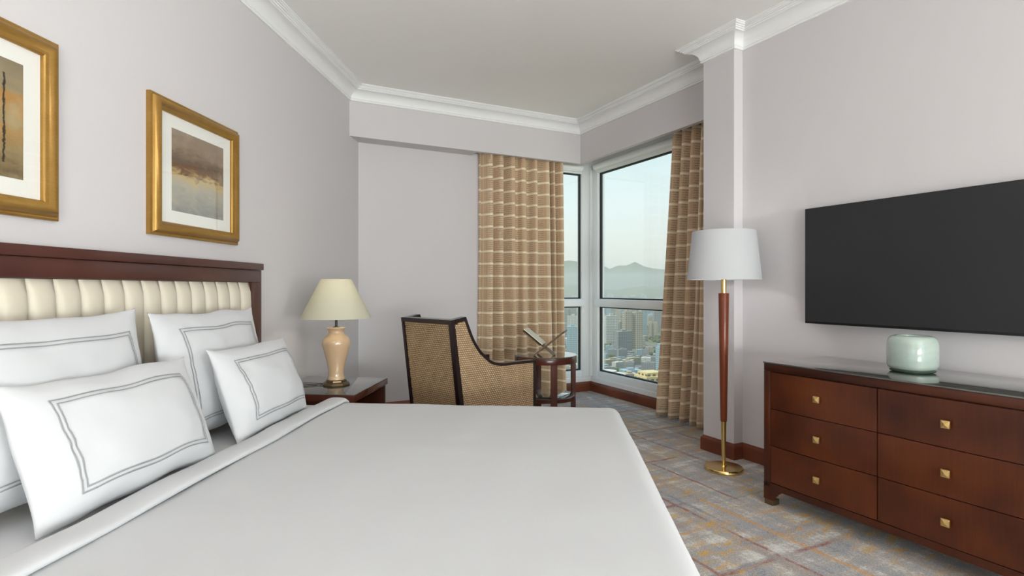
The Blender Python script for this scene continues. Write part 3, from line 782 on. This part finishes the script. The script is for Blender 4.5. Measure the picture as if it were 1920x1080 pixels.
o = part('inner_back', 'weave', CHR, lambda b: prism(b, [(backy(.44)+.075, .44), (.05, .97), (.09, .965), (backy(.44)+.16, .44)], 'x', -HWc+.05, HWc-.05), None); uvbox(o, lambda c: (c.x, c.z))

# ================================================================ round side table, book stand
TB = thing('side_table', 'round dark wooden side table with lower shelf beside the left curtain', 'table', (.305, 5.03, 0))
part('apron', 'table_wood', TB, lambda b: lathe(b, [(.262, .535), (.280, .535), (.281, .540), (.281, .590), (.279, .594), (.262, .594)], 64, close=True), 40)
part('table_top', 'glass_top', TB, lambda b: lathe(b, [(.001, .588), (.279, .588), (.282, .591), (.282, .597), (.279, .600), (.001, .600)], 64), 40)
for k in range(4):
    a = R_(12+90*k)
    def leg(b):
        poly = [((r)*math.cos(t), (r)*math.sin(t)) for r, t in ((.279, -.10), (.279, 0), (.279, .10), (.247, .10), (.247, 0), (.247, -.10))]
        prism(b, poly, 'z', 0, .536)
    part('leg', 'table_wood', TB, leg, 40, rot=(0, 0, a))
part('shelf', 'glass_top', TB, lambda b: lathe(b, [(.001, .222), (.256, .222), (.258, .226), (.258, .238), (.255, .240), (.001, .240)], 64), 40)
part('shelf_rim', 'table_wood', TB, lambda b: lathe(b, [(.2585, .205), (.272, .205), (.272, .236), (.2585, .236)], 64, close=True), 40)

BS = thing('book_stand', 'folding X-shaped book stand on the round side table', 'book stand', (.295, 4.97, .6045), (0, 0, R_(-14)))
def xboard(sgn, xs, zs):
    def f(b):
        p, q = Vector((-sgn*.085, .0)), Vector((sgn*.185, .215)); d_ = (q-p).normalized(); n = Vector((-d_.y, d_.x))*.0045
        for (y0, y1, t0, t1) in ((-.10, .10, .42, 1.0),) + (((-.10, -.05, 0, .42), (.05, .10, 0, .42)) if sgn > 0 else ((-.048, .048, 0, .42),)):
            a, c_ = p+(q-p)*t0, p+(q-p)*t1
            prism(b, [tuple(a-n), tuple(c_-n), tuple(c_+n), tuple(a+n)], 'y', y0, y1)
    return f
part('board', 'stand_wood', BS, xboard(1, 0, 0), None); part('board', 'stand_wood', BS, xboard(-1, 0, 0), None)
bk = thing('booklet', 'pale open booklet leaf resting on the left arm of the book stand', 'book', (.295, 4.97, .6045), (0, 0, R_(-14)))
def leaf(b):
    p, q = Vector((-.012, .088)), Vector((-.180, .222)); d_ = (q-p).normalized(); n = Vector((d_.y, -d_.x)); n = n if n.y > 0 else -n
    prism(b, [tuple(p+n*.006), tuple(q+n*.006), tuple(q+n*.014), tuple(p+n*.014)], 'y', -.085, .085)
part('page_block', 'paper', bk, leaf, None)
def cover(b):
    p, q = Vector((-.012, .088)), Vector((-.182, .2235)); d_ = (q-p).normalized(); n = Vector((d_.y, -d_.x)); n = n if n.y > 0 else -n
    prism(b, [tuple(p+n*.0047), tuple(q+n*.0047), tuple(q+n*.0058), tuple(p+n*.0058)], 'y', -.088, .088)
part('cover', 'ebony', bk, cover, None)

# ================================================================ curtains
def curtain(name, label, path_top, path_bot, ztop, zbot, folds, amp, seed):
    """path_*: ((s,o),(s,o)) end points in plan"""
    C = thing(name, label, 'curtain', (0, 0, 0), (0, 0, RA))
    rg = random.Random(seed)
    n = 14*folds
    ws = [rg.uniform(.55, 1.5) for _ in range(folds)]; tot = sum(ws); ks = [0]
    for w_ in ws: ks.append(ks[-1]+w_/tot)
    am = [rg.uniform(.7, 1.15) for _ in range(folds)]; sk = [rg.uniform(-.25, .25) for _ in range(folds)]
    us, ph = [], []
    for i in range(folds):
        for k in range(14): us.append(ks[i]+(ks[i+1]-ks[i])*k/14); ph.append((i, k/14))
    us.append(1.0); ph.append((folds-1, 1.0))
    def pos(u, i, t, v):
        a = Vector(path_top[0]).lerp(Vector(path_bot[0]), v); c_ = Vector(path_top[1]).lerp(Vector(path_bot[1]), v)
        d_ = (c_-a); L = d_.length; d_ = d_/L; nn = Vector((-d_.y, d_.x))
        # rounded, nearly square folds
        w_ = math.sin(2*math.pi*t); w_ = math.copysign(abs(w_)**.65, w_)
        bulge = math.cos(2*math.pi*t)*.0
        A = amp*am[i]*(1+.25*v)
        lean_ = sk[i]*math.sin(2*math.pi*t)*(ks[i+1]-ks[i])*.8
        q = a+d_*(L*(u+lean_*.6)+.010*math.sin(v*5+i*2)*v)+nn*(A*w_+.012*noise.noise(Vector((u*6, v*2.2, seed))))
        return q
    def f(b):
        nv = 26
        uvl = b.loops.layers.uv.new('UVMap'); arc = [0]
        for k in range(len(us)-1):
            arc.append(arc[-1]+(pos(us[k+1], *ph[k+1], .5)-pos(us[k], *ph[k], .5)).length)
        grid = []
        for j in range(nv+1):
            v = j/nv; z = ztop+(zbot-ztop)*v
            grid.append([b.verts.new((*pos(us[k], *ph[k], v), z)) for k in range(len(us))])
        for j in range(nv):
            for k in range(len(us)-1):
                fc = b.faces.new((grid[j][k], grid[j][k+1], grid[j+1][k+1], grid[j+1][k]))
                zz = [ztop+(zbot-ztop)*(j+q)/nv for q in (0, 0, 1, 1)]; aa = [arc[k], arc[k+1], arc[k+1], arc[k]]
                for lp, a_, z_ in zip(fc.loops, aa, zz): lp[uvl].uv = (a_, z_)
    o = part('fabric', 'curtain', C, f, 180, fix=False)
    sm_ = o.modifiers.new('thick', 'SOLIDIFY'); sm_.thickness = .004; sm_.offset = 0
    # track and hem tape
    a, c_ = Vector(path_top[0]), Vector(path_top[1])
    part('track', 'frame_white', C, lambda b: tube(b, [(a.x, a.y, ztop+.012), (c_.x, c_.y, ztop+.012)], .011, 8))
    return C
curtain('curtain', 'tan plaid floor-length curtain left of the window corner, behind the armchair', ((-5.195, 2.27), (-5.195, 3.235)), ((-5.19, 2.26), (-5.185, 3.27)), 2.70, .02, 8, .058, 5)
curtain('curtain', 'tan plaid floor-length curtain right of the window, beside the floor lamp', ((-3.80, 3.575), (-3.10, 3.575)), ((-4.02, 3.575), (-3.12, 3.555)), 2.70, .02, 7, .055, 21)

# roller blinds tucked under the window heads
def blind(label, along, a0, a1, f):
    Bl = thing('roller_blind', label, 'blind', (0, 0, 0), (0, 0, RA))
    P = (lambda a, z: (f, a, z)) if along == 'o' else (lambda a, z: (a, f, z))
    part('roller', 'frame_white', Bl, lambda b: tube(b, [P(a0+.02, 2.59), P(a1-.02, 2.59)], .036, 20), 60)
    part('bracket', 'dark_metal', Bl, lambda b: tube(b, [P(a1-.018, 2.59) if along == 'o' else P(a0+.001, 2.59), P(a1-.006, 2.59) if along == 'o' else P(a0+.018, 2.59)], .016, 12))
    part('bottom_bar', 'trim_white', Bl, lambda b: box(b, *((f-.006, f+.006, a0+.03, a1-.03) if along == 'o' else (a0+.03, a1-.03, f-.006, f+.006)), 2.541, 2.558, .002))
blind('white rolled-up blind over the narrow left window', 'o', 2.5, 3.64, -5.352)
blind('white rolled-up blind over the large right window', 's', -5.27, -3.1, 3.732)

# ================================================================ floor lamp
fx = (1357-960)/1040*3.66
FL = thing('floor_lamp', 'floor lamp with white drum shade, wooden shaft and brass base by the pillar', 'lamp', (fx, 3.66, 0))
part('base', 'brass', FL, lambda b: lathe(b, [(.001, 0), (.119, 0), (.122, .003), (.122, .020), (.119, .024), (.020, .026), (.017, .034), (.001, .034)], 64), 40)
part('lower_rod', 'brass', FL, lambda b: lathe(b, [(.001, .03), (.011, .03), (.012, .06), (.018, .322), (.001, .322)], 28), 40)
part('shaft', 'lamp_wood', FL, lambda b: lathe(b, [(.001, .321), (.0195, .321), (.021, .326), (.0335, 1.16), (.032, 1.166), (.001, 1.166)], 32), 40)
part('neck', 'brass', FL, lambda b: lathe(b, [(.001, 1.165), (.017, 1.165), (.017, 1.255), (.010, 1.26), (.010, 1.32), (.001, 1.32)], 24), 40)
part('lamp_shade', 'shade_white', FL, lambda b: lathe(b, shade_shape(.233, 1.255, .199, 1.573), 72, close=True), 60)
def spider2(b):
    for k in range(3):
        a = k*2*math.pi/3+.4; tube(b, [(0, 0, 1.29), (.228*math.cos(a), .228*math.sin(a), 1.275)], .002, 6)
part('shade_holder', 'brass', FL, spider2)
part('bulb', 'shade_white', FL, lambda b: lathe(b, [(.001, 1.32), (.016, 1.32), (.018, 1.34), (.032, 1.37), (.032, 1.39), (.02, 1.41), (.001, 1.415)], 16), 180)
lb = light('floor_lamp_bulb', 'POINT', (0, 0, 1.385), (0, 0, 0), 5, (1, .97, .95), shadow_soft_size=.035); lb.parent = FL

# ================================================================ dresser, vase, television
DS0, DS1, DO0, DO1 = -2.129, -.909, 2.656, 3.20
DR = thing('dresser', 'mahogany dresser with six drawers and brass knobs under the television', 'dresser', RW((DS0+DS1)/2, (DO0+DO1)/2), (0, 0, RA))
hw, hd = (DS1-DS0)/2, (DO1-DO0)/2
def carcass(b):
    for s in (-1, 1):
        x0, x1 = sorted((s*hw, s*(hw-.042))); box(b, x0, x1, -hd, hd, .10, .742, .003)
    box(b, -hw, hw, -hd, hd, .742, .782, .003)
    box(b, -hw+.042, hw-.042, -hd+.02, hd, .11, .742)
    # apron with bracket feet
    pts = [(-hw, .03), (-hw+.058, .03), (-hw+.060, .058)]
    for k in range(9):
        a = k/8*math.pi/2; pts.append((-hw+.062+.035*math.sin(a), .060+.032*(1-math.cos(a))+.002))
    pts += [(-hw+.10, .090)]
    full = pts+[(-x, z) for x, z in pts[::-1]]+[(hw, .125), (-hw, .125)]
    prism(b, full, 'y', -hd, -hd+.025)
    for s in (-1, 1):
        x0, x1 = sorted((s*hw, s*(hw-.025))); box(b, x0, x1, -hd+.025, -hd+.09, .03, .12); box(b, x0, x1, hd-.07, hd, .03, .12)
part('carcass', 'mahogany', DR, carcass, 30)
part('glass_sheet', 'glass_top', DR, lambda b: box(b, -hw-.002, hw+.002, -hd-.004, hd, .7825, .790, .0015))
ft = part('foot', 'bronze', DR, lambda b: box(b, -.027, .027, -.027, .027, 0, .031, .002), None, loc=(-hw+.03, -hd+.029, 0))
for x, y in ((hw-.03, -hd+.029), (-hw+.03, hd-.03), (hw-.03, hd-.03)): share(ft, DR, (x, y, 0))
dw = (2*hw-.084)/2; dh = (.738-.128)/3
def drawer_mesh(b):
    nu = 12; x0, x1 = -dw/2+.0025, dw/2-.0025
    A = []
    for i in range(nu+1):
        t = i/nu; x = x0+(x1-x0)*t; y = -.004-.006*(1-(2*t-1)**2)
        A.append((x, y))
    prism(b, A+[(x1, .018), (x0, .018)], 'z', -dh/2+.002, dh/2-.002)
dmat = []
for k in range(6):
    wood('drawer_wood_%d' % k, lin(44, 15, 8), lin(104, 50, 20), (14, 14, 1.0), big=2.4, seed=1.3+2.7*k)
    col_, row_ = k % 2, k//2
    d = part('drawer', 'drawer_wood_%d' % k, DR, drawer_mesh, 30, loc=(-hw+.042+dw*(col_+.5), -hd+.004, .128+dh*(2-row_+.5)))
    if k == 0:
        def knob(b):
            tube(b, [(0, -.008, 0), (0, -.022, 0)], .006, 10); t = .0165
            box(b, -t, t, -.031, -.021, -t, t, .002)
            vs = [b.verts.new(p) for p in ((-t+.003, -.031, -t+.003), (t-.003, -.031, -t+.003), (t-.003, -.031, t-.003), (-t+.003, -.031, t-.003))]; ap = b.verts.new((0, -.037, 0))
            for i in range(4): b.faces.new((vs[i], vs[(i+1) % 4], ap))
        kn0 = part('knob', 'knob_brass', d, knob, 20)
    else: share(kn0, d)

VA = thing('glass_vase', 'squat pale green glass vase standing on the dresser', 'vase', (1.964, 2.72, .7903), (0, 0, .3))
def sq(prof, n=64, p=3.2):
    def f(b):
        rings = []
        for r, z in prof:
            row = []
            for k in range(n):
                t = 2*math.pi*k/n; c_, s_ = math.cos(t), math.sin(t); rr = r/((abs(c_)**p+abs(s_)**p)**(1/p)) if r > .01 else r
                rr = r*.35+rr*.65 if r > .01 else r
                row.append(b.verts.new((rr*c_, rr*s_, z)))
            rings.append(row)
        for a, d_ in zip(rings, rings[1:]):
            for k in range(n): b.faces.new((a[k], a[(k+1) % n], d_[(k+1) % n], d_[k]))
        b.faces.new(rings[0][::-1]); b.faces.new(rings[-1])
    return f
part('body', 'celadon', VA, sq([(r*.84, z) for r, z in [(.002, .012), (.095, .012), (.110, .020), (.116, .035), (.117, .09), (.116, .140), (.110, .160), (.098, .172), (.082, .177), (.074, .176), (.072, .168), (.096, .155), (.104, .135), (.105, .05), (.098, .03), (.002, .028)]], 64), 60)
part('foot', 'glass_foot', VA, sq([(.002, 0), (.076, 0), (.085, .003), (.090, .010), (.085, .0118), (.002, .0118)], 64), 60)

TV = thing('television', 'large flat black television mounted on the wall over the dresser', 'television', RW(-1.612, 3.16, .983), (0, 0, RA))
tw, th_ = .625, .704
part('housing', 'black_plastic', TV, lambda b: (box(b, -tw, tw, 0, .022, 0, th_, .003), box(b, -tw+.12, tw-.12, .022, .042, .06, th_-.2, .006)), 30)
part('screen', 'screen', TV, lambda b: box(b, -tw+.007, tw-.007, -.0012, .004, .014, th_-.007), None)
part('wall_mount', 'dark_metal', TV, lambda b: box(b, -.2, .2, .042, .0645, .2, .45), None)
